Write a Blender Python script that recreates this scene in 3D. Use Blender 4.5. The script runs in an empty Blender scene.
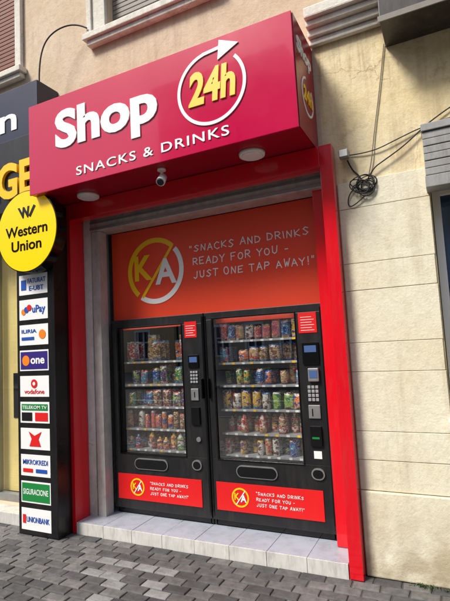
import bpy, bmesh, math, random
from mathutils import Vector, Matrix
random.seed(11)
D=bpy.data; S=bpy.context.scene
def lin(c):
    c=c/255.
    return c/12.92 if c<=.04045 else ((c+.055)/1.055)**2.4
def rgb(r,g,b): return (lin(r),lin(g),lin(b),1)
# ------------------------------------------------------------ materials
def mat(name,col,rough=.5,metal=0,var=.0,vscale=4,bump=0,bscale=60,coat=0,emit=0,spec=.5,dirt=0,dcol=(.16,.13,.10,1)):
    m=D.materials.new(name); m.use_nodes=True; nt=m.node_tree; N=nt.nodes; L=nt.links
    b=N['Principled BSDF']
    b.inputs['Base Color'].default_value=col; b.inputs['Roughness'].default_value=rough; b.inputs['Metallic'].default_value=metal
    b.inputs['Coat Weight'].default_value=coat; b.inputs['Coat Roughness'].default_value=.04
    b.inputs['Specular IOR Level'].default_value=spec
    if emit: b.inputs['Emission Color'].default_value=col; b.inputs['Emission Strength'].default_value=emit
    tc=N.new('ShaderNodeTexCoord')
    if var:
        n=N.new('ShaderNodeTexNoise'); n.inputs['Scale'].default_value=vscale; n.inputs['Detail'].default_value=6; n.inputs['Roughness'].default_value=.65
        L.new(tc.outputs['Object'],n.inputs['Vector'])
        mr=N.new('ShaderNodeMapRange'); mr.inputs['From Min'].default_value=.25; mr.inputs['From Max'].default_value=.75
        mr.inputs['To Min'].default_value=1-var; mr.inputs['To Max'].default_value=1+var
        L.new(n.outputs['Fac'],mr.inputs['Value'])
        mx=N.new('ShaderNodeVectorMath'); mx.operation='SCALE'; mx.inputs[0].default_value=col[:3]
        L.new(mr.outputs[0],mx.inputs['Scale']); out=mx.outputs[0]
        if dirt:
            n9=N.new('ShaderNodeTexNoise'); n9.inputs['Scale'].default_value=1; n9.inputs['Detail'].default_value=9; n9.inputs['Roughness'].default_value=.75
            mp=N.new('ShaderNodeMapping'); mp.inputs['Scale'].default_value=(14,14,2.5); L.new(tc.outputs['Object'],mp.inputs[0]); L.new(mp.outputs[0],n9.inputs['Vector'])
            r9=N.new('ShaderNodeMapRange'); r9.inputs['From Min'].default_value=.48; r9.inputs['From Max'].default_value=.75; r9.inputs['To Max'].default_value=dirt; L.new(n9.outputs[0],r9.inputs[0])
            x9=N.new('ShaderNodeMix'); x9.data_type='RGBA'; L.new(r9.outputs[0],x9.inputs[0]); L.new(out,x9.inputs[6]); x9.inputs[7].default_value=dcol; out=x9.outputs[2]
        L.new(out,b.inputs['Base Color'])
        mr2=N.new('ShaderNodeMapRange'); mr2.inputs['To Min'].default_value=max(.02,rough-.12); mr2.inputs['To Max'].default_value=min(1,rough+.12)
        L.new(n.outputs['Fac'],mr2.inputs['Value']); L.new(mr2.outputs[0],b.inputs['Roughness'])
    if bump:
        n2=N.new('ShaderNodeTexNoise'); n2.inputs['Scale'].default_value=bscale; n2.inputs['Detail'].default_value=5
        L.new(tc.outputs['Object'],n2.inputs['Vector'])
        bp=N.new('ShaderNodeBump'); bp.inputs['Strength'].default_value=bump; bp.inputs['Distance'].default_value=.01
        L.new(n2.outputs['Fac'],bp.inputs['Height']); L.new(bp.outputs[0],b.inputs['Normal'])
    return m
def wrapper(name,c1,c2,c3):
    m=D.materials.new(name); m.use_nodes=True; nt=m.node_tree; N=nt.nodes; L=nt.links; b=N['Principled BSDF']
    b.inputs['Roughness'].default_value=.32
    tc=N.new('ShaderNodeTexCoord')
    def layer(sc,mp_s,a,bb,off):
        mp=N.new('ShaderNodeMapping'); mp.inputs['Scale'].default_value=mp_s; mp.inputs['Location'].default_value=(off,off*1.7,off*.3); L.new(tc.outputs['Object'],mp.inputs[0])
        n=N.new('ShaderNodeTexNoise'); n.inputs['Scale'].default_value=sc; n.inputs['Detail'].default_value=2; L.new(mp.outputs[0],n.inputs['Vector'])
        r=N.new('ShaderNodeMapRange'); r.inputs['From Min'].default_value=a; r.inputs['From Max'].default_value=bb; L.new(n.outputs[0],r.inputs[0]); return r.outputs[0]
    h=sum(c1)*13.7
    x=N.new('ShaderNodeMix'); x.data_type='RGBA'; L.new(layer(24,(1,1,1.3),.53,.56,h),x.inputs[0]); x.inputs[6].default_value=c1; x.inputs[7].default_value=c2
    y=N.new('ShaderNodeMix'); y.data_type='RGBA'; L.new(layer(60,(1,1,2.6),.60,.62,h+3),y.inputs[0]); L.new(x.outputs[2],y.inputs[6]); y.inputs[7].default_value=c3
    L.new(y.outputs[2],b.inputs['Base Color']); return m
def plaster(name,c1,c2,dirt,streak=.5,base_dirt=True,cracks=.6,wav=2.2):
    m=D.materials.new(name); m.use_nodes=True; nt=m.node_tree; N=nt.nodes; L=nt.links
    b=N['Principled BSDF']; b.inputs['Roughness'].default_value=.9; b.inputs['Specular IOR Level'].default_value=.2
    tc=N.new('ShaderNodeTexCoord')
    def noise(sc,det=6,vec=None,ro=.6):
        n=N.new('ShaderNodeTexNoise'); n.inputs['Scale'].default_value=sc; n.inputs['Detail'].default_value=det; n.inputs['Roughness'].default_value=ro
        L.new(vec or tc.outputs['Object'],n.inputs['Vector']); return n
    def ramp(n,a,bv):
        r=N.new('ShaderNodeMapRange'); r.inputs['From Min'].default_value=a; r.inputs['From Max'].default_value=bv
        L.new(n,r.inputs['Value']); return r.outputs[0]
    def mix(f,a,bb):
        x=N.new('ShaderNodeMix'); x.data_type='RGBA'; L.new(f,x.inputs[0])
        for k,v in ((6,a),(7,bb)):
            if isinstance(v,tuple): x.inputs[k].default_value=v
            else: L.new(v,x.inputs[k])
        return x.outputs[2]
    def mul(a,k):
        x=N.new('ShaderNodeMath'); x.operation='MULTIPLY'; L.new(a,x.inputs[0])
        if isinstance(k,(int,float)): x.inputs[1].default_value=k
        else: L.new(k,x.inputs[1])
        return x.outputs[0]
    n1=noise(1.6); c=mix(ramp(n1.outputs['Fac'],.35,.65),c1,c2)
    n3=noise(22,8); c=mix(mul(ramp(n3.outputs['Fac'],.45,.75),.22),c,dirt)
    mp=N.new('ShaderNodeMapping'); mp.inputs['Scale'].default_value=(9,9,.55); L.new(tc.outputs['Object'],mp.inputs[0])
    n2=noise(1,7,mp.outputs[0],.7); n4=noise(.9,3)
    c=mix(mul(mul(ramp(n2.outputs['Fac'],.48,.72),ramp(n4.outputs['Fac'],.4,.62)),streak),c,dirt)
    n6=noise(3.3,9,None,.75); c=mix(mul(ramp(n6.outputs['Fac'],.60,.66),streak*.35),c,dirt)
    if base_dirt:
        sp=N.new('ShaderNodeSeparateXYZ'); L.new(tc.outputs['Object'],sp.inputs[0])
        z=N.new('ShaderNodeMapRange'); z.inputs['From Min'].default_value=.6; z.inputs['From Max'].default_value=0; L.new(sp.outputs[2],z.inputs['Value'])
        n5=noise(6,6); c=mix(mul(mul(z.outputs[0],ramp(n5.outputs['Fac'],.3,.6)),.75),c,dirt)
    v=N.new('ShaderNodeTexVoronoi'); v.feature='DISTANCE_TO_EDGE'; v.inputs['Scale'].default_value=1.1
    wn=noise(3,5); va=N.new('ShaderNodeVectorMath'); va.operation='MULTIPLY_ADD'; L.new(wn.outputs['Color'],va.inputs[0]); va.inputs[1].default_value=(.35,.35,.35); L.new(tc.outputs['Object'],va.inputs[2]); L.new(va.outputs[0],v.inputs['Vector'])
    cr=N.new('ShaderNodeMapRange'); cr.inputs['From Min'].default_value=.005; cr.inputs['From Max'].default_value=.0; L.new(v.outputs['Distance'],cr.inputs['Value'])
    c=mix(mul(mul(cr.outputs[0],ramp(n4.outputs['Fac'],.5,.56)),cracks),c,dirt)
    L.new(c,b.inputs['Base Color'])
    h=noise(55,8,None,.7); h2=noise(7,5)
    ad=N.new('ShaderNodeMath'); ad.operation='MULTIPLY_ADD'; L.new(h2.outputs['Fac'],ad.inputs[0]); ad.inputs[1].default_value=wav; L.new(h.outputs['Fac'],ad.inputs[2])
    bp=N.new('ShaderNodeBump'); bp.inputs['Strength'].default_value=.5; bp.inputs['Distance'].default_value=.008
    L.new(ad.outputs[0],bp.inputs['Height']); L.new(bp.outputs[0],b.inputs['Normal'])
    return m
M={}
M['upper']=plaster('plaster_ochre',rgb(216,198,174),rgb(206,184,156),rgb(146,122,98),.4,False,.4)
M['cream']=plaster('plaster_cream',rgb(234,220,184),rgb(226,206,158),rgb(142,108,66),.8)
M['stone']=plaster('rendered_blocks',rgb(232,226,204),rgb(224,214,184),rgb(150,130,98),.5,True,.35,1.2)
M['white_m']=plaster('white_moulding',rgb(230,227,218),rgb(214,208,194),rgb(140,130,112),.5,False)
M['jamb']=plaster('jamb_plaster',rgb(225,222,214),rgb(205,200,190),rgb(120,108,96),.5)
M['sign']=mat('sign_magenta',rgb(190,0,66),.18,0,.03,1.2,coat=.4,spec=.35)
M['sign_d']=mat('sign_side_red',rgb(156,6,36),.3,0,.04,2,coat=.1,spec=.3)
M['red']=mat('red_composite_panel',rgb(216,10,30),.16,0,.05,2,coat=.4,dirt=.18)
M['panel']=mat('orange_red_print',rgb(235,70,38),.4,0,.05,1.5)
M['white']=mat('white_vinyl',rgb(238,238,236),.4)
M['yellow']=mat('yellow_vinyl',rgb(250,196,16),.4)
M['wuy']=mat('yellow_acrylic',rgb(250,208,0),.25,emit=.1)
M['black']=mat('black_powder_coat',rgb(26,26,28),.38,0,.15,9,bump=.05,bscale=300,dirt=.12)
M['black2']=mat('black_gloss',rgb(12,12,14),.12)
M['boardk']=mat('black_composite',rgb(16,16,18),.3,0,.15,3,dirt=.1)
M['navy']=mat('navy_panel',rgb(20,30,58),.35,0,.1,3)
M['dark']=mat('dark_interior',rgb(30,28,28),.8)
M['liner']=mat('cabinet_liner',rgb(48,48,50),.6)
M['grey']=mat('grey_metal',rgb(150,152,152),.45,.6,.12,12)
M['alu']=mat('aluminium_rail',rgb(196,194,188),.42,.25,.2,9,bump=.1,bscale=40,dirt=.5)
M['shelf']=mat('shelf_metal',rgb(180,180,182),.4,.3,.05,9)
M['slat']=mat('shutter_slats',rgb(128,122,114),.6,0,.15,8,dirt=.5)
M['slat2']=mat('grey_shutter',rgb(150,150,148),.55,.1,.15,8,dirt=.7)
M['brown']=mat('brown_shutter',rgb(118,66,48),.6,0,.2,6,dirt=.3)
M['tile_t']=mat('step_tile_top',rgb(166,172,184),.3,0,.12,7,bump=.03,dirt=.4)
M['tile_f']=mat('step_tile_front',rgb(208,206,200),.35,0,.12,7,bump=.03,dirt=.6)
M['grout']=mat('grout',rgb(96,92,88),.9,0,.2,20)
M['led']=mat('led_tube',(1,.97,.92,1),.5,emit=6)  # emission for the added strips inside the machines
M['lens']=mat('lamp_diffuser',rgb(235,235,230),.4)
M['blue']=mat('blue_print',rgb(30,80,170),.4); M['green']=mat('green_print',rgb(20,130,60),.4)
M['rprint']=mat('red_print',rgb(218,24,26),.4,0,.04,3); M['orange']=mat('orange_print',rgb(240,130,30),.4)
M['purple']=mat('violet_print',rgb(50,35,120),.4)
M['cable']=mat('cable_rubber',rgb(28,28,30),.6)
M['cableg']=mat('cable_grey_sheath',rgb(120,112,100),.7)
M['screen']=mat('lcd_screen',rgb(70,95,140),.15,emit=.15)
M['key']=mat('keypad_keys',rgb(150,152,156),.4)
M['film']=mat('yellow_window_film',rgb(236,212,140),.5,0,.25,1.2,emit=.12)  # yellow with own glow, standing in for the lit office interior
M['leaf']=mat('weed_leaf',(.06,.09,.025,1),.6,0,.4,20)
def glass(name,refl=1.0,tint=(.93,.95,.94,1)):
    m=D.materials.new(name); m.use_nodes=True; nt=m.node_tree; N=nt.nodes; L=nt.links
    N.remove(N['Principled BSDF']); o=N['Material Output']
    t=N.new('ShaderNodeBsdfTransparent'); t.inputs[0].default_value=tint
    g=N.new('ShaderNodeBsdfGlossy'); g.inputs['Roughness'].default_value=.01
    f=N.new('ShaderNodeLayerWeight'); f.inputs['Blend'].default_value=.5
    p=N.new('ShaderNodeMath'); p.operation='POWER'; p.inputs[1].default_value=5; L.new(f.outputs['Facing'],p.inputs[0])
    mm=N.new('ShaderNodeMath'); mm.operation='MULTIPLY_ADD'; mm.use_clamp=True; mm.inputs[1].default_value=.9; mm.inputs[2].default_value=.08*refl; L.new(p.outputs[0],mm.inputs[0])
    x=N.new('ShaderNodeMixShader'); L.new(mm.outputs[0],x.inputs[0]); L.new(t.outputs[0],x.inputs[1]); L.new(g.outputs[0],x.inputs[2]); L.new(x.outputs[0],o.inputs[0])
    return m
M['glass']=glass('machine_glass',3.2)
M['oglass']=glass('office_glass',1.6)
M['wglass']=mat('dark_window_glass',rgb(40,62,92),.04,0,spec=1)
# ------------------------------------------------------------ mesh helpers
def root(name,loc=(0,0,0)):
    e=D.objects.new(name,None); e.location=loc; e.empty_display_size=.1; S.collection.objects.link(e); return e
def put(name,me,mats,parent=None,smooth=False):
    o=D.objects.new(name,me); S.collection.objects.link(o)
    for mm in (mats if isinstance(mats,(list,tuple)) else [mats]): me.materials.append(mm)
    if smooth:
        for p in me.polygons: p.use_smooth=True
    if parent:
        o.parent=parent; o.matrix_parent_inverse=Matrix.Translation(parent.location).inverted()
    return o
def addbox(bm,x0,x1,y0,y1,z0,z1,mi=0):
    vs=[bm.verts.new((x,y,z)) for z in (z0,z1) for y in (y0,y1) for x in (x0,x1)]
    fs=[(0,2,3,1),(4,5,7,6),(0,1,5,4),(2,6,7,3),(0,4,6,2),(1,3,7,5)]
    for f in fs:
        F=bm.faces.new([vs[i] for i in f]); F.material_index=mi
def boxes(name,lst,mats,parent=None,bev=0,smooth=False):
    bm=bmesh.new()
    for b in lst: addbox(bm,*b[:6],b[6] if len(b)>6 else 0)
    if bev: bmesh.ops.bevel(bm,geom=bm.edges[:],offset=bev,segments=2,affect='EDGES',profile=.6)
    me=D.meshes.new(name); bm.normal_update(); bm.to_mesh(me); bm.free()
    return put(name,me,mats,parent,smooth)
def pane(name,x0,x1,y,z0,z1,m,parent):
    me=D.meshes.new(name); me.from_pydata([(x0,y,z0),(x1,y,z0),(x1,y,z1),(x0,y,z1)],[],[(0,1,2,3)]); return put(name,me,m,parent)
def arc(name,cx,cz,r0,r1,a0,a1,Y,th,m,parent,n=64,frame=None):
    bm=bmesh.new(); full=abs(a1-a0)>=359.9; P=[]
    for i in range(n+(0 if full else 1)):
        a=math.radians(a0+(a1-a0)*i/n); c,s=math.cos(a),math.sin(a)
        P.append([bm.verts.new(q) for q in ((cx+r0*c,Y,cz+r0*s),(cx+r1*c,Y,cz+r1*s),(cx+r0*c,Y-th,cz+r0*s),(cx+r1*c,Y-th,cz+r1*s))])
    k=len(P)
    for i in range(k if full else k-1):
        a,b=P[i],P[(i+1)%k]
        for q in ((a[2],a[3],b[3],b[2]),(a[1],a[0],b[0],b[1]),(a[0],a[2],b[2],b[0]),(a[3],a[1],b[1],b[3])): bm.faces.new(q)
    bmesh.ops.recalc_face_normals(bm,faces=bm.faces)
    if frame:
        for v in bm.verts: v.co=frame(v.co)
    me=D.meshes.new(name); bm.to_mesh(me); bm.free(); return put(name,me,m,parent)
def prism(name,pts,Y,th,m,parent,frame=None):
    bm=bmesh.new(); f=[bm.verts.new((x,Y-th,z)) for x,z in pts]; b=[bm.verts.new((x,Y,z)) for x,z in pts]
    bm.faces.new(f); bm.faces.new(b[::-1]); n=len(pts)
    for i in range(n): bm.faces.new((f[i],b[i],b[(i+1)%n],f[(i+1)%n]))
    bmesh.ops.recalc_face_normals(bm,faces=bm.faces)
    if frame:
        for v in bm.verts: v.co=frame(v.co)
    me=D.meshes.new(name); bm.to_mesh(me); bm.free(); return put(name,me,m,parent)
def disc(name,cx,cz,r,Y,th,m,parent,n=64,bev=0):
    pts=[(cx+r*math.cos(2*math.pi*i/n),cz+r*math.sin(2*math.pi*i/n)) for i in range(n)]
    return prism(name,pts,Y,th,m,parent)
def text(name,body,x0,x1,z0,cap,Y,m,parent,bold=0,shear=0,space=1,th=.006,frame=None,slope=0):
    cu=D.curves.new(name,'FONT'); cu.body=body; cu.size=1; cu.offset=bold; cu.shear=shear; cu.space_character=space; cu.extrude=.02; cu.resolution_u=4
    o=D.objects.new(name,cu); S.collection.objects.link(o); bpy.context.view_layer.update()
    dg=bpy.context.evaluated_depsgraph_get(); me=D.meshes.new_from_object(o.evaluated_get(dg)); D.objects.remove(o)
    xs=[v.co.x for v in me.vertices]; a,b=min(xs),max(xs)
    for v in me.vertices:
        x,y,z=v.co
        nx=x0+(x-a)/(b-a)*(x1-x0); nz=z0+y*cap/.70+slope*(nx-x0); ny=Y-(z+.02)/.04*th
        v.co=frame(Vector((nx,ny,nz))) if frame else (nx,ny,nz)
    me.name=name; return put(name,me,m,parent)
OCT=[(.35+.33*math.cos(math.radians(t)),.5+.5*math.sin(math.radians(t))) for t in range(90,460,36)]
HF={'A':[[(0,0),(.35,1),(.7,0)],[(.13,.36),(.6,.38)]],'C':[[(.7,.85),(.4,1),(.05,.7),(.05,.3),(.4,0),(.7,.15)]],
'D':[[(0,0),(.05,1),(.5,.85),(.7,.5),(.5,.1),(0,0)]],'E':[[(.65,1),(.05,.95),(.05,0),(.65,.03)],[(.05,.5),(.5,.52)]],
'F':[[(.65,1),(.05,.95),(.05,0)],[(.05,.5),(.5,.52)]],'I':[[(.06,1),(.1,0)]],'J':[[(.55,1),(.52,.2),(.3,0),(.05,.2)]],
'K':[[(.05,1),(.05,0)],[(.65,1),(.05,.45),(.65,0)]],'N':[[(.05,0),(.08,1),(.6,0),(.65,1)]],'O':[OCT],
'P':[[(.05,0),(.05,1),(.5,.95),(.65,.72),(.5,.5),(.05,.45)]],'R':[[(.05,0),(.05,1),(.5,.95),(.65,.72),(.5,.5),(.05,.45)],[(.25,.47),(.68,0)]],
'S':[[(.65,.85),(.35,1),(.08,.78),(.35,.52),(.62,.28),(.35,0),(.03,.12)]],'T':[[(0,1),(.7,.96)],[(.36,1),(.33,0)]],
'U':[[(.05,1),(.08,.2),(.35,0),(.6,.2),(.65,1)]],'W':[[(0,1),(.2,0),(.36,.6),(.5,0),(.7,1)]],'Y':[[(0,1),(.35,.5),(.7,1)],[(.35,.5),(.33,0)]],
'-':[[(.05,.5),(.4,.5)]],'!':[[(.1,1),(.08,.3)],[(.08,.08),(.08,0)]],'"':[[(.1,1),(.1,.75)],[(.3,1),(.3,.75)]],' ':[]}
def hand(name,body,x0,x1,z0,h,Y,m,parent,sw,th=.002):
    adv=[.62 if c==' ' else .42 if c in 'I!' else .66 if c in '-"' else 1.0 for c in body]; tot=sum(adv)-.25; k=(x1-x0)/tot
    bm=bmesh.new(); x=x0; idx=0
    for c,a in zip(body,adv):
        jz=random.uniform(-.08,.08)*h; js=random.uniform(.9,1.08); sk=random.uniform(-.06,.08)
        for st in HF[c]:
            P=[Vector((x+(p[0]+sk*p[1])*k,z0+jz+p[1]*h*js)) for p in st]
            for p,q in zip(P,P[1:]):
                d=(q-p); l=d.length or 1e-6; d/=l; n=Vector((-d.y,d.x))*sw/2; e=d*sw*.35; yy=Y-.0002*(idx%5); idx+=1
                c4=[p-e+n,q+e+n,q+e-n,p-e-n]
                f=[bm.verts.new((v.x,yy-th,v.y)) for v in c4]; b=[bm.verts.new((v.x,yy,v.y)) for v in c4]
                bm.faces.new(f[::-1])
                for i in range(4): bm.faces.new((f[i],b[i],b[(i+1)%4],f[(i+1)%4]))
        x+=a*k
    bmesh.ops.recalc_face_normals(bm,faces=bm.faces)
    me=D.meshes.new(name); bm.to_mesh(me); bm.free(); return put(name,me,m,parent)
def tube(name,pts,r,m,parent=None,smooth=True):
    cu=D.curves.new(name,'CURVE'); cu.dimensions='3D'; cu.bevel_depth=r; cu.bevel_resolution=2; cu.resolution_u=8
    sp=cu.splines.new('NURBS'); sp.points.add(len(pts)-1); sp.use_endpoint_u=True; sp.order_u=3
    for p,q in zip(sp.points,pts): p.co=(*q,1)
    cu.materials.append(m); o=D.objects.new(name,cu); S.collection.objects.link(o)
    if parent: o.parent=parent; o.matrix_parent_inverse=Matrix.Translation(parent.location).inverted()
    return o
def cyl(name,p0,p1,r0,r1,m,parent,n=24):
    p0=Vector(p0);p1=Vector(p1); d=p1-p0; bm=bmesh.new()
    bmesh.ops.create_cone(bm,cap_ends=True,segments=n,radius1=r0,radius2=r1,depth=d.length)
    Rm=d.to_track_quat('Z','Y').to_matrix().to_4x4(); bm.transform(Matrix.Translation((p0+p1)/2)@Rm)
    me=D.meshes.new(name); bm.to_mesh(me); bm.free(); o=put(name,me,m,parent)
    for p in me.polygons: p.use_smooth=len(p.vertices)==4
    return o
def wall(name,x0,x1,z0,z1,Y,depth,holes,m,parent):
    xs=sorted({x0,x1,*[h[0] for h in holes],*[h[1] for h in holes]}); zs=sorted({z0,z1,*[h[2] for h in holes],*[h[3] for h in holes]})
    xs=[x for x in xs if x0<=x<=x1]; zs=[z for z in zs if z0<=z<=z1]
    solid=lambda i,j: 0<=i<len(xs)-1 and 0<=j<len(zs)-1 and not any(h[0]<=(xs[i]+xs[i+1])/2<=h[1] and h[2]<=(zs[j]+zs[j+1])/2<=h[3] for h in holes)
    bm=bmesh.new()
    def q(*p): bm.faces.new([bm.verts.new(a) for a in p])
    for i in range(len(xs)-1):
        for j in range(len(zs)-1):
            if not solid(i,j): continue
            a,b,c,d=xs[i],xs[i+1],zs[j],zs[j+1]; Y2=Y+depth
            q((a,Y,c),(b,Y,c),(b,Y,d),(a,Y,d)); q((b,Y2,c),(a,Y2,c),(a,Y2,d),(b,Y2,d))
            if not solid(i+1,j): q((b,Y,c),(b,Y2,c),(b,Y2,d),(b,Y,d))
            if not solid(i-1,j): q((a,Y2,c),(a,Y,c),(a,Y,d),(a,Y2,d))
            if not solid(i,j+1): q((a,Y,d),(b,Y,d),(b,Y2,d),(a,Y2,d))
            if not solid(i,j-1): q((a,Y2,c),(b,Y2,c),(b,Y,c),(a,Y,c))
    me=D.meshes.new(name); bm.to_mesh(me); bm.free(); return put(name,me,m,parent)
# ------------------------------------------------------------ ground
W=.12
gm=mat('asphalt',(.05,.05,.052,1),.9,0,.25,3,bump=.4,bscale=90)
soil=mat('distant_ground',(.09,.085,.075,1),.95,0,.3,.2)
bm=bmesh.new(); bmesh.ops.create_grid(bm,x_segments=8,y_segments=8,size=400); me=D.meshes.new('ground'); bm.to_mesh(me); bm.free()
g=put('ground',me,soil); g.location.z=-.16
boxes('road',[(-120,120,-13.5,-6.02,-.158,-.13)],gm)
boxes('road_marking',[(x,x+2.2,-9.8,-9.68,-.1295,-.126) for x in range(-60,60,5)],M['white'])
boxes('kerb',[(x,x+.98,-6.0,-5.86,-.15,.0) for x in range(-30,30)],M['grout'],bev=.01)
boxes('opposite_pavement',[(-120,120,-24.0,-13.52,-.158,-.02)],mat('far_paving',(.25,.24,.21,1),.9,0,.2,2))
def paver_mat():
    m=D.materials.new('stone_pavers'); m.use_nodes=True; nt=m.node_tree; N=nt.nodes; L=nt.links; b=N['Principled BSDF']
    gn=N.new('ShaderNodeNewGeometry'); cr=N.new('ShaderNodeValToRGB')
    e=cr.color_ramp.elements; e[0].position=0; e[0].color=(.055,.053,.054,1); e[1].position=1; e[1].color=(.135,.128,.122,1)
    k=e.new(.5); k.color=(.086,.082,.081,1)
    L.new(gn.outputs['Random Per Island'],cr.inputs[0])
    tc=N.new('ShaderNodeTexCoord'); n=N.new('ShaderNodeTexNoise'); n.inputs['Scale'].default_value=14; n.inputs['Detail'].default_value=8; n.inputs['Roughness'].default_value=.7; L.new(tc.outputs['Object'],n.inputs['Vector'])
    n0=N.new('ShaderNodeTexNoise'); n0.inputs['Scale'].default_value=1.1; n0.inputs['Detail'].default_value=4; L.new(tc.outputs['Object'],n0.inputs['Vector'])
    a=N.new('ShaderNodeMapRange'); a.inputs['From Min'].default_value=.3; a.inputs['From Max'].default_value=.7; a.inputs['To Min'].default_value=.6; a.inputs['To Max'].default_value=1.5; L.new(n.outputs[0],a.inputs[0])
    a2=N.new('ShaderNodeMapRange'); a2.inputs['From Min'].default_value=.3; a2.inputs['From Max'].default_value=.7; a2.inputs['To Min'].default_value=.7; a2.inputs['To Max'].default_value=1.35; L.new(n0.outputs[0],a2.inputs[0])
    mu=N.new('ShaderNodeMath'); mu.operation='MULTIPLY'; L.new(a.outputs[0],mu.inputs[0]); L.new(a2.outputs[0],mu.inputs[1])
    vm=N.new('ShaderNodeVectorMath'); vm.operation='SCALE'; L.new(cr.outputs[0],vm.inputs[0]); L.new(mu.outputs[0],vm.inputs['Scale']); L.new(vm.outputs[0],b.inputs['Base Color'])
    b.inputs['Roughness'].default_value=.72
    bp=N.new('ShaderNodeBump'); bp.inputs['Strength'].default_value=.7; bp.inputs['Distance'].default_value=.008; L.new(n.outputs[0],bp.inputs['Height']); L.new(bp.outputs[0],b.inputs['Normal'])
    return m
pv=paver_mat(); lt=mat('pale_pavers',(.22,.215,.21,1),.8,0,.35,10,bump=.5,bscale=60)
V=[];Fc=[];MI=[]
def paver(x0,x1,y0,y1,z,mi):
    j=lambda s: random.uniform(-s,s)
    tx,ty=random.uniform(-.02,.02),random.uniform(-.02,.02); xm,ym=(x0+x1)/2,(y0+y1)/2
    cs=[(x0+j(.003),y0+j(.003)),(x1+j(.003),y0+j(.003)),(x1+j(.003),y1+j(.003)),(x0+j(.003),y1+j(.003))]
    n=len(V)
    for dz,ins in ((-.06,0),(-.009,0),(-.0025,.003),(0,.009)):
        for (cx,cy) in cs:
            xx=cx+(ins if cx<xm else -ins); yy=cy+(ins if cy<ym else -ins)
            V.append((xx,yy,z+dz+(((xx-xm)*tx+(yy-ym)*ty) if dz>-.05 else 0)))
    for k in range(3):
        for i in range(4):
            a=n+4*k+i; b=n+4*k+(i+1)%4; Fc.append((a,b,b+4,a+4)); MI.append(mi)
    Fc.append((n+12,n+13,n+14,n+15)); MI.append(mi)
y=.1; row=0
while y>-3.4:
    h=.098; x=-6.2+(row%2)*.09-random.random()*.01
    while x<2.6:
        w=.19+random.uniform(-.006,.006)
        pale=(-2.25<x<-1.15 and -.85<y<-.2 and (row%3!=2)) and random.random()<.6
        paver(x+.004,x+w-.004,y-h+.004,y-.004,random.uniform(-.003,.002),1 if pale else 0)
        x+=w
    y-=h; row+=1
me=D.meshes.new('pavers'); me.from_pydata(V,[],Fc); me.update()
pave=root('pavement'); o=put('pavers',me,[pv,lt],pave)
for p,mi in zip(me.polygons,MI): p.material_index=mi
boxes('bedding_sand',[(-30,30,-5.86,.6,-.15,-.010)],mat('dirty_joint_sand',(.07,.064,.056,1),.95,0,.3,8,bump=.4),pave)
# ------------------------------------------------------------ building
B=root('apartment_building',(-1,2,0))
zu=4.92
holes=[(-2.64,-.066,0,3.2),(-5.6,-3.2,.12,3.15),(.68,2.1,1.12,2.78),(-2.16,-1.10,zu,6.4),(-4.35,-3.42,4.90,6.4)]
wall('lower_wall',-7,-.06,0,4.0,W,.35,holes,M['upper'],B)
wall('right_wall',-.06,3.5,0,4.16,W,.35,holes,M['cream'],B)
wall('upper_wall_a',-7,-.06,4.0,9.0,W,.35,holes,M['upper'],B)
wall('upper_wall_b',-.06,3.5,4.16,9.0,W,.35,holes,M['upper'],B)
boxes('building_mass',[(-7,-2.9,.47,9,0,3.0),(-7,3.5,1.9,9,0,9.0),(-7,3.5,.47,1.9,3.4,4.7),(.8,3.5,.9,1.9,0,3.4)],M['dark'],B)
boxes('recess_walls',[(-2.9,-2.66,.48,1.88,0,3.39),(-.05,.1,.48,1.88,0,3.39)],M['jamb'],B)
boxes('roof',[(-7.3,3.8,-.2,9.3,9.02,9.2)],M['slat'],B)
js=[.0,.385,.595,.81,1.015,1.445,1.66,2.05,2.257,2.68,2.89]
bl=[]
for i in range(2,len(js)-1):
    bl.append((.034,.675-(.004 if i%2 else 0),W-.013-random.uniform(0,.003),W-.002,js[i]+.0015,js[i+1]-.0015))
boxes('block_courses',bl,M['stone'],B,bev=.004)
boxes('plinth',[(.034,3.4,W-.03,W-.002,0,.592)],M['stone'],B,bev=.010)
boxes('block_courses_right',[(.684,3.4,W-.015,W-.002,.601,.804),(.684,3.4,W-.014,W-.002,.814,1.03)],M['stone'],B,bev=.005)
boxes('window_sill',[(.66,2.2,W-.10,W+.2,1.045,1.115)],M['white_m'],B,bev=.01)
boxes('right_window_frame',[(.685,.74,.26,.32,1.13,2.77),(2.04,2.095,.26,.32,1.13,2.77),(.74,2.04,.26,.32,1.13,1.19),(.74,2.04,.26,.32,2.71,2.77),(1.36,1.42,.258,.318,1.19,2.71)],M['white'],B,bev=.004)
boxes('right_window_glass',[(.74,2.04,.285,.29,1.19,2.71)],M['wglass'],B)
sl=[(.66,2.2,W-.16,W-.003,2.70,2.78),(.66,2.2,W-.16,W-.003,3.10,3.15)]
for i in range(6): sl.append((.665,2.195,W-.15+.004*(i%2),W-.003,2.787+i*.052,2.787+i*.052+.047))
boxes('shutter_housing',sl,M['slat2'],B,bev=.004)
for nm,l in (('cornice_a',(-.10,.46,W-.05,W-.003,4.05,4.10)),('cornice_b',(-.10,.46,W-.085,W-.003,4.103,4.16)),('cornice_c',(-.10,.46,W-.13,W-.003,4.163,4.21)),('cornice_d',(-.10,.46,W-.17,W-.003,4.213,4.30))):
    boxes(nm,[l],M['white_m'],B,bev=.012)
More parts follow.
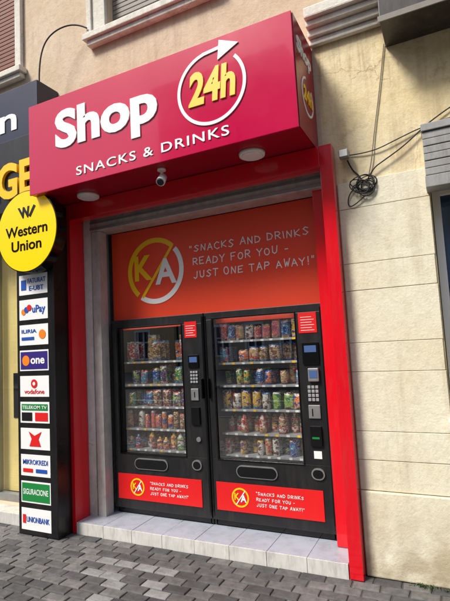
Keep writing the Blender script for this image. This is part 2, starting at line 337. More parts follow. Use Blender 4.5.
def upwin(n,x0,x1,z0,z1,fw,m):
    boxes(n+'_surround',[(x0-fw,x0,W-.05,W-.002,z0,z1),(x1,x1+fw,W-.05,W-.002,z0,z1)],M['white_m'],B,bev=.008)
    boxes(n+'_surround_lip',[(x0-fw-.02,x0-fw+.04,W-.075,W-.052,z0,z1)],M['white_m'],B,bev=.006)
    boxes(n+'_sill',[(x0-fw-.02,x1+fw+.02,W-.075,W-.002,z0-.10,z0-.05),(x0-fw-.05,x1+fw+.05,W-.11,W-.002,z0-.047,z0-.004+.02)],M['white_m'],B,bev=.008)
    sl=[]; z=z0
    while z<z1-.05: sl.append((x0+.004,x1-.004,W+.08,W+.1,z+.004,z+.046)); z+=.05
    boxes(n+'_shutter',sl,m,B,bev=.004)
    boxes(n+'_back',[(x0,x1,W+.12,W+.14,z0,z1)],M['dark'],B)
upwin('window',-2.16,-1.10,zu,6.38,.20,M['slat'])
upwin('window_l',-4.35,-3.46,4.90,6.38,.09,M['brown'])
boxes('left_jamb',[(-2.68,-2.535,.20,.48,0,3.19)],M['jamb'],B)
# ------------------------------------------------------------ red portal
Pp=root('red_portal_frame',(-1.3,0,0))
boxes('left_post',[(-2.74,-2.622,0,.195,0,3.183)],M['red'],Pp,bev=.003)
boxes('right_post',[(-.068,.028,0,W-.003,0,3.183)],M['red'],Pp,bev=.003)
boxes('lintel',[(-2.620,-.070,.004,.118,3.02,3.183)],M['red'],Pp,bev=.003)
boxes('right_return',[(-.205,-.070,.25,.30,.105,3.0)],M['red'],Pp,bev=.002)
R_=root('roller_shutter',(-1.3,.3,2.9))
boxes('housing',[(-2.53,-.072,.20,.41,2.925,3.18)],M['alu'],R_,bev=.01)
boxes('housing_lip',[(-2.53,-.072,.185,.199,2.935,2.96),(-2.53,-.072,.185,.199,3.0,3.015)],M['grey'],R_)
boxes('guide_rail',[(-2.525,-2.43,.205,.215,.10,2.92),(-2.525,-2.505,.217,.32,.10,2.92),(-2.45,-2.43,.217,.32,.10,2.92)],M['alu'],R_,bev=.003)
K=root('shop_wall_poster',(-1.3,.42,2.4))
boxes('print',[(-2.44,-.075,.42,.45,1.90,2.923)],M['panel'],K)
cx,cz_,YY=-1.90,2.475,.418
arc('logo_ring_upper',cx,cz_,.285,.335,46,228,YY,.003,M['yellow'],K)
arc('logo_ring_lower',cx,cz_,.285,.335,236,400,YY,.003,M['white'],K)
def slash(a,b,w,m,nm,Y,par):
    dx,dz=b[0]-a[0],b[1]-a[1]; l=math.hypot(dx,dz); nx,nz=-dz/l*w/2,dx/l*w/2
    prism(nm,[(a[0]+nx,a[1]+nz),(b[0]+nx,b[1]+nz),(b[0]-nx,b[1]-nz),(a[0]-nx,a[1]-nz)],Y,.003,m,par)
slash((cx-.16,cz_-.26),(cx+.215,cz_+.235),.03,M['yellow'],'logo_slash',YY-.0004,K)
text('logo_K','K',cx-.25,cx-.03,cz_-.075,.24,YY-.0008,M['yellow'],K,bold=.035,th=.003)
text('logo_A','A',cx+.0,cx+.25,cz_-.135,.24,YY-.0008,M['white'],K,bold=.03,th=.003)
for i,(t,a,b) in enumerate((('"SNACKS AND DRINKS',-1.49,-.30),('READY FOR YOU -',-1.46,-.50),('JUST ONE TAP AWAY!"',-1.46,-.27))):
    hand('slogan_%d'%i,t,a,b,2.605-i*.128,.064,YY,M['white'],K,.0085)
# ------------------------------------------------------------ shop sign
G=root('shop_sign',(-1.4,-.2,3.6))
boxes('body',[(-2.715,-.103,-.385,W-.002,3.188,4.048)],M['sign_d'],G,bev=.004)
boxes('face',[(-2.72,-.100,-.402,-.387,3.184,4.052)],M['sign'],G,bev=.004)
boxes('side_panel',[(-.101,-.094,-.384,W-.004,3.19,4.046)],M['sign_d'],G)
FY=-.403
text('shop_text','Shop',-2.375,-1.255,3.565,.325,FY,M['white'],G,bold=.038,th=.010)
text('snacks_text','SNACKS & DRINKS',-2.135,-.63,3.258,.078,FY,M['white'],G,bold=.008,space=1.15,th=.006)
text('hours_text','24h',-.965,-.555,3.565,.25,FY,M['yellow'],G,bold=.035,shear=.12,th=.010)
def circ_arrow(cx,cz,r,w,pre,frame=None,Y=FY):
    arc(pre+'_arc',cx,cz,r-w,r,100,402,Y,.008,M['white'],G,frame=frame)
    prism(pre+'_shaft',[(cx-.06,cz+r-w-.004),(cx+.12,cz+r-w+.012),(cx+.12,cz+r+.012),(cx-.06,cz+r-.004)],Y-.0005,.008,M['white'],G,frame=frame)
    prism(pre+'_head',[(cx+.09,cz+r+.055),(cx+.25,cz+r-.015),(cx+.07,cz+r-.10)],Y-.001,.008,M['white'],G,frame=frame)
circ_arrow(-.765,3.668,.297,.026,'arrow')
def frs(v): return Vector((-.0935+(-v.y), v.x, v.z))
text('side_shop_text','Shop',-.34,.03,3.80,.11,0,M['white'],G,bold=.035,th=.006,frame=frs)
arc('side_ring',-.13,3.52,.135,.152,100,400,0,.005,M['white'],G,frame=frs)
text('side_hours_text','24h',-.25,.0,3.475,.11,0,M['yellow'],G,bold=.035,shear=.12,th=.006,frame=frs)
def downlight(x,y):
    r=root('downlight',(x,y,3.18))
    cyl('rim',(x,y,3.187),(x,y,3.165),.105,.10,M['lens'],r,40); cyl('diffuser',(x,y,3.165),(x,y,3.155),.085,.08,M['white'],r,40)
downlight(-.56,-.15); downlight(-2.28,-.10)
c=root('security_camera',(-1.33,-.27,3.1))
cyl('mount',(-1.33,-.27,3.187),(-1.33,-.27,3.17),.035,.035,M['white'],c); cyl('neck',(-1.33,-.27,3.17),(-1.33,-.27,3.11),.012,.012,M['white'],c)
cyl('body',(-1.33,-.25,3.125),(-1.32,-.31,3.06),.034,.038,M['white'],c); cyl('lens',(-1.32,-.31,3.06),(-1.319,-.316,3.054),.03,.028,M['black2'],c)
# ------------------------------------------------------------ step
T=root('tiled_step',(-1.3,.1,0))
boxes('core',[(-2.618,-.074,.014,1.8,-.05,.092)],M['grout'],T)
tl=[];tf=[]
x=-2.618
while True:
    x2=min(x+.32,-.074)
    for k in range(3): tl.append((x+.002,x2-.002,.022+k*.3,.022+k*.3+.296,.088,.10+random.uniform(-.0012,.0008)))
    tf.append((x+.002,x2-.002,.003+random.uniform(-.0015,.001),.016,-.01,.0995)); x=x2
    if x2>=-.075: break
boxes('top_tiles',tl,M['tile_t'],T,bev=.0015); boxes('front_tiles',tf,M['tile_f'],T,bev=.0015)
# ------------------------------------------------------------ vending machines
PAL=[(172,32,34),(205,160,40),(44,112,60),(210,208,200),(36,66,140),(205,108,40),(104,60,40),(132,165,62),(80,44,94),(176,144,96),(186,84,104),(64,136,166)]
PM=[]
for i,c in enumerate(PAL):
    c2=PAL[(i*5+3)%12]; c3=(225,222,212) if sum(c)<420 else (50,40,60)
    PM.append(wrapper('wrapper_%d'%i,rgb(*c),rgb(*c2),rgb(*c3)))
def bag(bm,cx,y,z,w,h,t,mi,ml):
    nx,nz=6,8
    sk=random.uniform(-.03,.03); ph=random.uniform(0,6)
    for side in (-1,1):
        g=[]
        for j in range(nz+1):
            r=[]
            for i in range(nx+1):
                u=i/nx*2-1; v=j/nz*2-1
                b=max(0,(1-u**4)*(1-v**4))**.6*t/2
                pin=1-.08*abs(v)**3+ .03*math.sin(7*v+ph)
                wr=.004*math.sin(7*u+ph)*math.sin(9*v+ph)
                r.append(bm.verts.new((cx+u*w/2*pin+sk*v*h, y+side*b+random.uniform(-.002,.002)+wr, z+h/2+v*h/2+.003*math.sin(5*u+ph)*(v>0.9))))
            g.append(r)
        for j in range(nz):
            for i in range(nx):
                q=[g[j][i],g[j][i+1],g[j+1][i+1],g[j+1][i]]
                if side>0:q=q[::-1]
                f=bm.faces.new(q); f.smooth=True
                f.material_index= ml if j in (0,nz-1) else mi
def bottle(bm,cx,y,z,r,h,mi,ml,can=False):
    if can: prof=[(0,0),(r*.85,0),(r,.08*h),(r,.5*h),(r,.9*h),(r*.85,h),(r*.8,h),(0,.97*h)]
    else: prof=[(0,0),(r,.0),(r,.30*h),(r*.96,.32*h),(r*.96,.62*h),(r,.64*h),(r*.95,.72*h),(r*.4,.90*h),(r*.4,h),(0,h)]
    n=12; rings=[]
    for k,(rr,zz) in enumerate(prof):
        rings.append([bm.verts.new((cx+rr*math.cos(2*math.pi*i/n),y+rr*math.sin(2*math.pi*i/n),z+zz)) for i in range(n)])
    for k in range(len(prof)-1):
        for i in range(n):
            f=bm.faces.new((rings[k][i],rings[k][(i+1)%n],rings[k+1][(i+1)%n],rings[k+1][i])); f.smooth=True
            f.material_index= (ml if (k>=4 or k<1) else mi) if can else (ml if k in (3,) or k>=6 else mi)
def machine(name,x0,x1,gx0,gx1,gz0,gz1,shelves,first):
    Y=.328; Z0,Z1=.112,2.0; yb=1.10
    r=root(name,((x0+x1)/2,.7,.1))
    boxes('cabinet',[(x0,x0+.03,Y+.03,yb,Z0,Z1-.004),(x1-.03,x1,Y+.03,yb,Z0,Z1-.004),(x0+.03,x1-.03,Y+.03,yb,Z1-.04,Z1-.004),(x0+.03,x1-.03,yb-.03,yb,Z0,Z1-.04),(x0+.03,x1-.03,Y+.05,yb-.03,Z0,gz0-.03),(gx1+.03,x1-.03,Y+.05,yb-.03,gz0-.03,Z1-.04)],M['black'],r)
    boxes('door_frame',[(x0,x1,Y,Y+.028,gz1,Z1),(x0,gx0,Y,Y+.028,gz0,gz1),(gx1,x1,Y,Y+.028,gz0,gz1),(x0,x1,Y,Y+.028,Z0+.05,gz0)],M['black'],r,bev=.004)
    boxes('door_edge_trim',[(x0+.004,x0+.018,Y-.006,Y-.0005,Z0+.08,Z1-.03),(x1-.018,x1-.004,Y-.006,Y-.0005,Z0+.08,Z1-.03)],M['black2'],r)
    boxes('glass_gasket',[(gx0-.012,gx0,Y-.005,Y+.02,gz0,gz1),(gx1,gx1+.012,Y-.005,Y+.02,gz0,gz1),(gx0-.012,gx1+.012,Y-.005,Y+.02,gz1,gz1+.012),(gx0-.012,gx1+.012,Y-.005,Y+.02,gz0-.012,gz0)],M['black2'],r,bev=.002)
    pane('glass_pane',gx0,gx1,Y+.010,gz0,gz1,M['glass'],r)
    boxes('kick_plate',[(x0+.02,x1-.02,Y+.03,Y+.05,Z0-.002,Z0+.045)],M['black2'],r)
    boxes('feet',[(x0+.05,x0+.11,Y+.06,Y+.12,.10,Z0-.003),(x1-.11,x1-.05,Y+.06,Y+.12,.10,Z0-.003)],M['grey'],r)
    boxes('led_strip',[(gx1+.004,gx1+.014,Y+.04,Y+.055,gz0+.05,gz1-.05),(gx0+.05,gx1-.05,Y+.035,Y+.05,gz1+.010,gz1+.018)],M['led'],r)  # added glowing strips, hidden behind the door frame to brighten the products
    boxes('inner_walls',[(gx0-.02,gx0-.012,Y+.06,yb-.04,gz0,gz1),(gx1+.018,gx1+.026,Y+.06,yb-.04,gz0,gz1),(gx0,gx1,yb-.045,yb-.035,gz0,gz1)],M['liner'],r)
    bm=bmesh.new(); sh=[]
    for k,z in enumerate(shelves):
        sh.append((gx0,gx1,Y+.10,yb-.06,z-.012,z)); sh.append((gx0,gx1,Y+.088,Y+.098,z-.016,z+.003))
        top=(shelves[k+1] if k+1<len(shelves) else gz1)-z
        n=(9,11,7,9,7,8)[k] if first else (10,9,8,11,8,9)[k]
        kind=('bottle','mix','bag','bag','bag','bag')[k] if first else ('can','bottle','mix','bag','bag','bag')[k]
        w=(gx1-gx0)/n; mi=random.randrange(12); ml=3
        for i in range(n):
            if random.random()<.7:
                mi=random.randrange(12); ml=random.choice([3,1,0,4,6])
            if ml==mi: ml=(mi+5)%12
            xc=gx0+(i+.5)*w+random.uniform(-.008,.008)
            hh=top*random.uniform(.55,.86); kb=kind=='bag' or (kind=='mix' and random.random()<.5)
            if random.random()<.07: continue
            nd=3 if random.random()<.8 else 2
            for d in range(3-nd,3):
                y=Y+.125+d*.085+random.uniform(0,.012)
                if kb: bag(bm,xc+random.uniform(-.005,.005),y,z+.003,w*random.uniform(.80,1.0),hh,.055,mi,ml)
                else: bottle(bm,xc,y,z+.002,w*.38,hh,mi,ml,kind=='can' or (kind=='mix'))
    me=D.meshes.new('products'); bm.to_mesh(me); bm.free(); put('products',me,PM,r)
    boxes('shelves',sh,M['shelf'],r)
    tg=[]
    for z in shelves:
        n=8
        for i in range(n):
            xx=gx0+(i+.5)*(gx1-gx0)/n+random.uniform(-.01,.01); tg.append((xx-.014,xx+.014,Y+.084,Y+.0875,z-.016,z+.0,random.choice([0,0,0,1])))
    boxes('price_tags',tg,[M['white'],M['yellow']],r)
    bx0,bx1=(x0+.05,x1-.09)
    boxes('banner',[(bx0,bx1,Y-.006,Y-.001,.250,.49)],M['rprint'],r,bev=.001)
    bc=bx0+.23; bz=.372
    arc('banner_ring',bc,bz,.068,.082,0,360,Y-.0065,.002,M['yellow'],r,n=40)
    text('banner_K','K',bc-.056,bc-.006,bz-.02,.056,Y-.0075,M['yellow'],r,bold=.03,th=.002)
    text('banner_A','A',bc+.002,bc+.058,bz-.034,.056,Y-.0075,M['white'],r,bold=.03,th=.002)
    slash((bc-.04,bz-.06),(bc+.048,bz+.06),.008,M['white'],'banner_slash',Y-.0068,r)
    for i,t in enumerate(('"SNACKS AND DRINKS','READY FOR YOU -','JUST ONE TAP AWAY!"')):
        hand('banner_line_%d'%i,t,bc+.15,bc+.15+(.42,.34,.42)[i],bz+.035-i*.047,.024,Y-.0065,M['white'],r,.0036,.001)
    sx0,sx1,sc=gx0+.17,gx0+.55,(.50+gz0)/2+.0; rr=.052
    def stad(a,b,c,q):
        return [(b-q+q*math.cos(t),c+q*math.sin(t)) for t in [math.radians(-90+180*i/14) for i in range(15)]]+[(a+q+q*math.cos(t),c+q*math.sin(t)) for t in [math.radians(90+180*i/14) for i in range(15)]]
    prism('flap_rim',stad(sx0,sx1,sc,rr),Y-.001,.012,M['grey'],r)
    prism('flap',stad(sx0+.009,sx1-.009,sc,rr-.009),Y-.0135,.003,M['black2'],r)
    cxm=(gx1+x1)/2+.005
    if first:
        w=.055
        boxes('notice',[(cxm-.085,cxm+.045,Y-.004,Y-.001,1.78,1.93)],M['rprint'],r)
        boxes('notice_lines',[(cxm-.07,cxm+.03-.02*(i%2),Y-.0055,Y-.0045,1.80+i*.022,1.804+i*.022) for i in range(5)],M['white'],r)
        boxes('display',[(cxm-w,cxm+w,Y-.012,Y-.001,1.50,1.62)],M['black2'],r,bev=.004)
        boxes('lcd',[(cxm-w+.015,cxm+w-.015,Y-.0145,Y-.0125,1.55,1.60)],M['screen'],r)
        boxes('keys',[(cxm-.04+i*.028,cxm-.018+i*.028,Y-.010,Y-.001,1.36+j*.03,1.38+j*.03) for i in range(3) for j in range(4)],M['key'],r,bev=.003)
        boxes('coin_unit',[(cxm-.04,cxm+.04,Y-.012,Y-.001,1.2,1.31)],M['grey'],r,bev=.006)
        boxes('coin_slot',[(cxm-.004,cxm+.004,Y-.0145,Y-.0125,1.23,1.28)],M['black2'],r)
        boxes('note_reader',[(cxm-.045,cxm+.045,Y-.018,Y-.001,.98,1.14)],M['black2'],r,bev=.006)
        cyl('lock',(cxm+.02,Y-.001,.85),(cxm+.02,Y-.014,.85),.022,.022,M['grey'],r)
        prism('coin_return',stad(cxm-.06,cxm+.04,.62,.045),Y-.001,.014,M['grey'],r)
        prism('coin_return_cup',stad(cxm-.048,cxm+.028,.62,.034),Y-.016,.002,M['black2'],r)
        boxes('door_handle',[(x1-.034,x1-.022,Y-.035,Y-.001,1.22,1.40)],M['black2'],r,bev=.004)
    else:
        w=.07
        boxes('notice',[(cxm-.09,cxm+.065,Y-.004,Y-.001,1.76,1.93)],M['rprint'],r)
        boxes('notice_lines',[(cxm-.07,cxm+.045-.02*(i%2),Y-.0055,Y-.0045,1.78+i*.022,1.784+i*.022) for i in range(6)],M['white'],r)
        boxes('display',[(cxm-w,cxm+w,Y-.015,Y-.001,1.50,1.68)],M['black2'],r,bev=.005)
        boxes('lcd',[(cxm-.05,cxm+.05,Y-.018,Y-.0155,1.60,1.655)],M['screen'],r)
        boxes('card_reader',[(cxm-.03,cxm+.06,Y-.03,Y-.001,1.36,1.47)],M['grey'],r,bev=.008)
        boxes('card_reader_screen',[(cxm-.018,cxm+.048,Y-.0325,Y-.0305,1.39,1.45)],M['screen'],r)
        boxes('keys',[(cxm-.045+i*.032,cxm-.02+i*.032,Y-.010,Y-.001,1.20+j*.034,1.225+j*.034) for i in range(3) for j in range(4)],M['key'],r,bev=.003)
        boxes('coin_unit',[(cxm-.05,cxm+.05,Y-.012,Y-.001,1.06,1.17)],M['grey'],r,bev=.006)
        boxes('coin_slot',[(cxm-.02,cxm-.012,Y-.0145,Y-.0125,1.08,1.14)],M['black2'],r)
        boxes('note_reader',[(cxm-.05,cxm+.05,Y-.022,Y-.001,.84,1.0)],M['black2'],r,bev=.008)
        boxes('note_reader_light',[(cxm-.03,cxm+.03,Y-.0245,Y-.0225,.90,.915)],M['green'],r)
        boxes('sticker',[(cxm-.03,cxm+.035,Y-.004,Y-.001,.74,.80)],M['white'],r)
        prism('coin_return',stad(cxm-.06,cxm+.05,.62,.045),Y-.001,.014,M['grey'],r)
        prism('coin_return_cup',stad(cxm-.048,cxm+.038,.62,.034),Y-.016,.002,M['black2'],r)
        boxes('door_handle',[(x0+.022,x0+.034,Y-.035,Y-.001,1.22,1.40)],M['black2'],r,bev=.004)
    return r
machine('vending_machine',-2.415,-1.332,-2.325,-1.575,.69,1.91,[.71,.91,1.125,1.345,1.57],True)
machine('vending_machine',-1.322,-.218,-1.235,-.455,.69,1.935,[.71,.90,1.11,1.325,1.53,1.73],False)
# ------------------------------------------------------------ services board
T2=root('services_sign_board',(-2.9,-.1,1.5))
boxes('board',[(-3.17,-2.663,-.18,W-.003,0,3.16)],M['boardk'],T2,bev=.004)
cols=['white','white','white','purple','white','white','white','white','green','white']
for i,c2 in enumerate(cols):
    zc=2.39-i*.249; x0,x1=-3.13,-2.745; Yb=-.1815
    boxes('sticker_%d'%i,[(x0,x1,Yb-.003,Yb,zc-.10,zc+.10)],M['white'],T2,bev=.001)
    if c2!='white': boxes('sticker_field_%d'%i,[(x0+.012,x1-.012,Yb-.005,Yb-.0035,zc-.085,zc+.085)],M[c2],T2)
    yb_=Yb-.0055
    if i==0:
        boxes('mark_0',[(x0+.03,x0+.10,yb_-.001,yb_,zc-.05,zc+.05)],M['blue'],T2)
        text('lbl_0a','FATURAT',x0+.12,x1-.02,zc+.015,.045,yb_,M['blue'],T2,.02,th=.001); text('lbl_0b','E-UBT',x0+.14,x1-.05,zc-.06,.045,yb_,M['blue'],T2,.02,th=.001)
    elif i==1:
        for k,cc in enumerate(('orange','blue','rprint')): disc('dot_%d'%k,x0+.06+.04*k,zc+.02*(k-1),.03,yb_,.001*(k+1),M[cc],T2,24)
        text('lbl_1','uPay',x0+.18,x1-.03,zc-.03,.07,yb_,M['blue'],T2,.02,th=.001)
    elif i==2:
        text('lbl_2','ILIRIA',x0+.03,x1-.15,zc+.02,.035,yb_,M['blue'],T2,.02,th=.001); boxes('mark_2b',[(x0+.03,x0+.2,yb_-.001,yb_,zc-.05,zc-.02)],M['blue'],T2); disc('dot_2',x1-.075,zc,.045,yb_,.001,M['orange'],T2,24)
    elif i==3:
        disc('dot_3',x0+.085,zc,.05,yb_,.001,M['orange'],T2,24); text('lbl_3','one',x0+.15,x1-.05,zc-.03,.075,yb_,M['white'],T2,.03,th=.001)
    elif i==4:
        disc('dot_4',(x0+x1)/2,zc+.025,.042,yb_,.001,M['rprint'],T2,24); disc('dot_4b',(x0+x1)/2,zc+.025,.018,yb_-.002,.001,M['white'],T2,16)
        text('lbl_4','vodafone',x0+.06,x1-.06,zc-.07,.042,yb_,M['rprint'],T2,.01,th=.001)
    elif i==5:
        boxes('mark_5',[(x0+.02,x1-.02,yb_-.001,yb_,zc+.02,zc+.08)],M['green'],T2); boxes('mark_5b',[(x0+.02,x0+.16,yb_-.001,yb_,zc-.08,zc+.0)],M['boardk'],T2); boxes('mark_5c',[(x0+.2,x1-.02,yb_-.001,yb_,zc-.08,zc+.0)],M['rprint'],T2)
        text('lbl_5','TELEKOM TV',x0+.03,x1-.03,zc+.035,.03,yb_-.002,M['white'],T2,.01,th=.001)
    elif i==6:
        prism('mark_6',[(x0+.12,zc-.07),(x0+.27,zc-.07),(x0+.24,zc+.0),(x0+.28,zc+.07),(x0+.19,zc+.03),(x0+.11,zc+.07),(x0+.15,zc)],yb_,.001,M['rprint'],T2)
    elif i==7:
        text('lbl_7','MIKROKREDI',x0+.03,x1-.03,zc+.01,.045,yb_,M['blue'],T2,.01,th=.001); boxes('mark_7',[(x0+.03,x0+.16,yb_-.001,yb_,zc-.065,zc-.03)],M['rprint'],T2); boxes('mark_7b',[(x0+.2,x1-.04,yb_-.001,yb_,zc-.065,zc-.03)],M['blue'],T2)
    elif i==8:
        text('lbl_8','SIGURACIONE',x0+.03,x1-.03,zc-.02,.05,yb_,M['white'],T2,.01,th=.001)
    else:
        boxes('mark_9',[(x0+.02,x0+.06,yb_-.001,yb_,zc-.04,zc+.04)],M['rprint'],T2); text('lbl_9','UNIONBANK',x0+.07,x1-.02,zc-.025,.05,yb_,M['blue'],T2,.01,th=.001)
wx=-2.86
Wn=root('round_lightbox_sign',(wx,-.3,2.88))
disc('rim',wx,2.884,.40,-.20,.12,M['black2'],Wn,96); disc('face',wx,2.884,.390,-.3205,.006,M['wuy'],Wn,96)
yb_=-.327
text('logo_W','W',wx-.11,wx+.05,3.02,.10,yb_,M['black2'],Wn,.05,shear=-.25,th=.002)
slash((wx+.05,3.02),(wx+.12,3.12),.03,M['black2'],'logo_bar',yb_,Wn)
text('line_1','Western',wx-.28,wx+.28,2.845,.10,yb_,M['black2'],Wn,.02,th=.002); text('line_2','Union',wx-.20,wx+.20,2.70,.10,yb_,M['black2'],Wn,.02,th=.002)
boxes('bracket',[(-3.0,-2.95,-.199,-.182,2.7,3.1),(-2.83,-2.78,-.199,-.182,2.7,3.1)],M['grey'],Wn)
F2=root('exchange_office_sign',(-4,-.1,3.6))
boxes('fascia',[(-6.0,-2.73,-.20,W-.003,3.17,3.93)],M['boardk'],F2,bev=.005)
text('letters','EXCHANGE',-5.13,-2.855,3.31,.345,-.202,M['yellow'],F2,.035,th=.03)
F3=root('navy_shop_sign',(-4,-.1,4.2))
boxes('panel',[(-6.0,-2.86,-.17,W-.003,3.94,4.50)],M['navy'],F3,bev=.005)
text('letters','union',-4.5,-3.15,4.05,.26,-.172,M['white'],F3,.02,th=.006)
O=root('office_shopfront',(-4.4,.2,0))
boxes('frame',[(-5.6,-5.54,.2,.27,.12,3.15),(-3.26,-3.2,.2,.27,.12,3.15),(-5.54,-3.26,.2,.27,.12,.2),(-5.54,-3.26,.2,.27,3.05,3.15),(-4.0,-3.94,.2,.27,.2,3.05)],M['grey'],O,bev=.004)
pane('glass_a',-5.54,-4.0,.23,.2,3.05,M['oglass'],O); pane('glass_b',-3.94,-3.26,.23,.2,3.05,M['oglass'],O)
boxes('window_film',[(-5.54,-3.21,.30,.31,.2,3.05)],M['film'],O)  # flat glowing panel in place of the lit room behind the glass
boxes('film_print',[(-3.80,-3.40,.292,.298,1.0,1.5),(-5.2,-4.2,.292,.298,.9,1.9)],M['boardk'],O)
boxes('threshold',[(-5.7,-3.19,-.05,.19,0,.115)],M['tile_f'],O,bev=.004)
Rb=root('dark_fascia_sign',(1.2,0,4.2))
boxes('box',[(.47,2.6,-.22,W-.003,3.87,4.6)],mat('dark_brown_panel',rgb(46,40,38),.4,0,.2,5,dirt=.4),Rb,bev=.006)
boxes('trim',[(.46,2.61,-.232,-.222,3.86,3.90)],M['slat'],Rb)
# ------------------------------------------------------------ cables, box
yw=W-.012
fl=root('outdoor_floodlight',(.13,.05,3.08))
boxes('housing',[(.075,.15,.02,.085,3.06,3.125)],M['grey'],fl,bev=.012); boxes('lens',[(.084,.141,.014,.0195,3.068,3.117)],M['lens'],fl)
boxes('bracket',[(.10,.13,.086,W-.003,3.08,3.11)],M['black'],fl)
cb=root('electric_cable',(.25,.1,2.9))
tube('run_a',[(.13,.07,3.05),(.15,yw,2.98),(.20,yw,2.93),(.22,yw,2.88)],.006,M['cable'],cb)
rnd=random.Random(5)
for k in range(9):
    ax,az=rnd.uniform(.05,.095),rnd.uniform(.03,.065); ox,oz=.235+rnd.uniform(-.03,.03),2.83+rnd.uniform(-.025,.025); ti=rnd.uniform(-.7,.7); ph=rnd.uniform(0,6)
    pts=[]
    for i in range(15):
        a=ph+i*2*math.pi/12; x_,z_=ax*math.cos(a),az*math.sin(a); pts.append((ox+x_*math.cos(ti)-z_*math.sin(ti),yw-.008-.005*k,oz+x_*math.sin(ti)+z_*math.cos(ti)))
    tube('coil_%d'%k,pts,.004,M['cable'],cb)
tube('coil_tail',[(.18,yw-.02,2.84),(.12,yw-.02,2.80),(.10,yw-.01,2.70),(.15,yw-.02,2.69),(.24,yw-.02,2.76)],.0045,M['cable'],cb)
tube('run_b',[(.25,yw,2.86),(.30,yw-.02,2.95),(.40,yw-.02,3.0),(.55,yw-.02,3.08),(.75,yw-.01,3.24),(1.0,yw,3.35)],.005,M['cable'],cb)
tube('run_c',[(.26,yw,2.87),(.30,yw-.01,3.0),(.33,yw,3.2),(.41,yw,3.6),(.46,yw,3.9)],.004,M['cableg'],cb)
tube('run_d',[(.14,yw,3.10),(.3,yw-.01,3.08),(.5,yw-.01,3.14),(.7,yw,3.2),(1.1,yw,3.24)],.0045,M['cable'],cb)
w2=root('hanging_cable',(-2.9,0,4.6))
tube('wire',[(-2.90,-.1,4.50),(-2.88,-.12,4.75),(-2.76,-.1,5.0),(-2.5,0,5.10),(-2.36,W-.09,5.0)],.008,M['cable'],w2)
# ------------------------------------------------------------ weeds
bm=bmesh.new()
for i in range(110):
    x=random.choice([random.uniform(.3,1.2),random.gauss(.6,.05),random.gauss(.42,.03)]); y=.07-abs(random.gauss(0,.014)); h=random.uniform(.006,.024); a=random.uniform(0,6.28); b=random.uniform(.3,1.3)
    dx,dy=math.cos(a)*h*b,math.sin(a)*h*b; px,py=-math.sin(a)*.003,math.cos(a)*.003
    v=[bm.verts.new(q) for q in ((x-px,y-py,-.005),(x+px,y+py,-.005),(x+dx*.6+px*1.6,y+dy*.6+py*1.6,h*.7),(x+dx,y+dy,h),(x+dx*.6-px*1.6,y+dy*.6-py*1.6,h*.7))]; bm.faces.new(v)
me=D.meshes.new('weeds'); bm.to_mesh(me); bm.free(); put('weeds',me,M['leaf'])
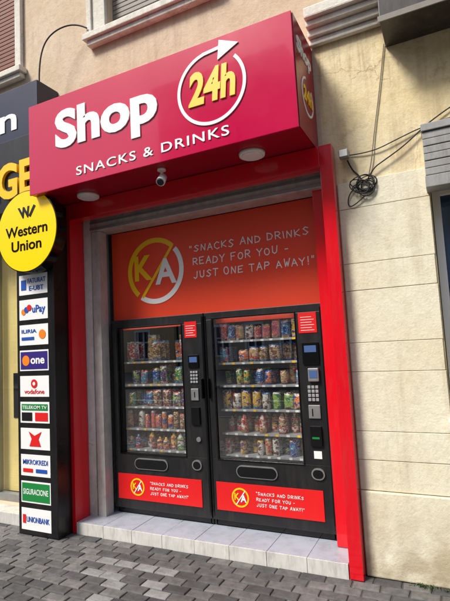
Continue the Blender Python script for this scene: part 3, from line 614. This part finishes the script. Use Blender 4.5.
# ------------------------------------------------------------ opposite buildings
def opposite(xa,xb,H,c1,c2,step,off,y0):
    OB=root('opposite_building',((xa+xb)/2,y0-5,0))
    op=plaster('opposite_plaster',c1,c2,rgb(150,120,95),.3,False)
    hl=[];fr_=[];gl=[]
    z=1.0
    while z+2.2<H:
        x=xa+off+.8
        while x<xb-.9: hl.append((x-.55,x+.55,z,z+1.9)); x+=step
        z+=3.3
    bm=[(-b,-a,c,d) for a,b,c,d in hl]
    ob=wall('walls',-xb,-xa,0,H,0,.4,bm,op,OB); ob.data.transform(Matrix.Rotation(math.pi,4,'Z')); ob.data.transform(Matrix.Translation((0,y0,0)))
    for a,b,c,d in hl:
        fr_+= [(a-.14,a,y0+.002,y0+.06,c-.1,d+.14),(b,b+.14,y0+.002,y0+.06,c-.1,d+.14),(a,b,y0+.002,y0+.08,d,d+.16),(a,b,y0+.002,y0+.12,c-.12,c)]
        fr_+= [(a,a+.09,y0-.2,y0-.12,c,d),(b-.09,b,y0-.2,y0-.12,c,d),((a+b)/2-.06,(a+b)/2+.06,y0-.2,y0-.12,c,d),(a+.09,b-.09,y0-.198,y0-.122,c+1.1,c+1.18)]
        gl.append((a,b,y0-.26,y0-.24,c,d))
    boxes('window_frames',fr_,M['white'],OB); boxes('window_glass',gl,M['wglass'],OB)
    boxes('mass',[(xa,xb,y0-12,y0-.42,0,H-.1)],M['dark'],OB); boxes('cornice',[(xa-.2,xb-.02,y0-.4,y0+.5,H+.02,H+.4)],M['white_m'],OB,bev=.03)
    boxes('roof',[(xa-.1,xb-.1,y0-12,y0+.3,H+.42,H+.6)],M['brown'],OB)
opposite(-60,-17,12.5,rgb(232,200,160),rgb(222,186,145),2.6,.5,-24)
opposite(-16.8,-7,19.5,rgb(214,196,178),rgb(202,182,160),2.4,.2,-24.3)
opposite(-6.8,36,11.0,rgb(236,216,180),rgb(226,204,162),2.8,.6,-24)
# ------------------------------------------------------------ light
sd=Vector((-.40,-.62,.86)).normalized()
el=math.asin(sd.z); az=math.atan2(sd.x,sd.y)
w=D.worlds.new('World'); S.world=w; w.use_nodes=True; nt=w.node_tree; bg=nt.nodes['Background']
sk=nt.nodes.new('ShaderNodeTexSky'); sk.sky_type='NISHITA'; sk.sun_disc=False; sk.sun_elevation=el; sk.sun_rotation=az; sk.air_density=1.0; sk.dust_density=3.0; sk.ozone_density=.6
nt.links.new(sk.outputs[0],bg.inputs[0]); bg.inputs[1].default_value=.15
l=D.lights.new('sun','SUN'); l.energy=4.4; l.angle=math.radians(16); l.color=(1,.97,.91)
lo=D.objects.new('sun',l); S.collection.objects.link(lo); lo.rotation_euler=(-sd).to_track_quat('-Z','Y').to_euler(); lo.location=(0,-5,12)
# ------------------------------------------------------------ camera
yaw,pitch,roll=map(math.radians,(25.771,5.361,-3.007))
Fv=Vector((-math.sin(yaw)*math.cos(pitch),math.cos(yaw)*math.cos(pitch),math.sin(pitch)))
Rv=Vector((math.cos(yaw),math.sin(yaw),0)); Uv=Rv.cross(Fv)
R2=Rv*math.cos(roll)+Uv*math.sin(roll); U2=-Rv*math.sin(roll)+Uv*math.cos(roll)
cam=D.cameras.new('camera'); co=D.objects.new('camera',cam); S.collection.objects.link(co); S.camera=co
mw=Matrix((R2,U2,-Fv)).transposed().to_4x4(); mw.translation=(.742,-3.474,1.7); co.matrix_world=mw
cam.sensor_fit='HORIZONTAL'; cam.sensor_width=36; cam.lens=467.1/450*36; cam.clip_start=.05; cam.clip_end=2000
S.view_settings.view_transform='Standard'; S.view_settings.look='None'; S.view_settings.exposure=0
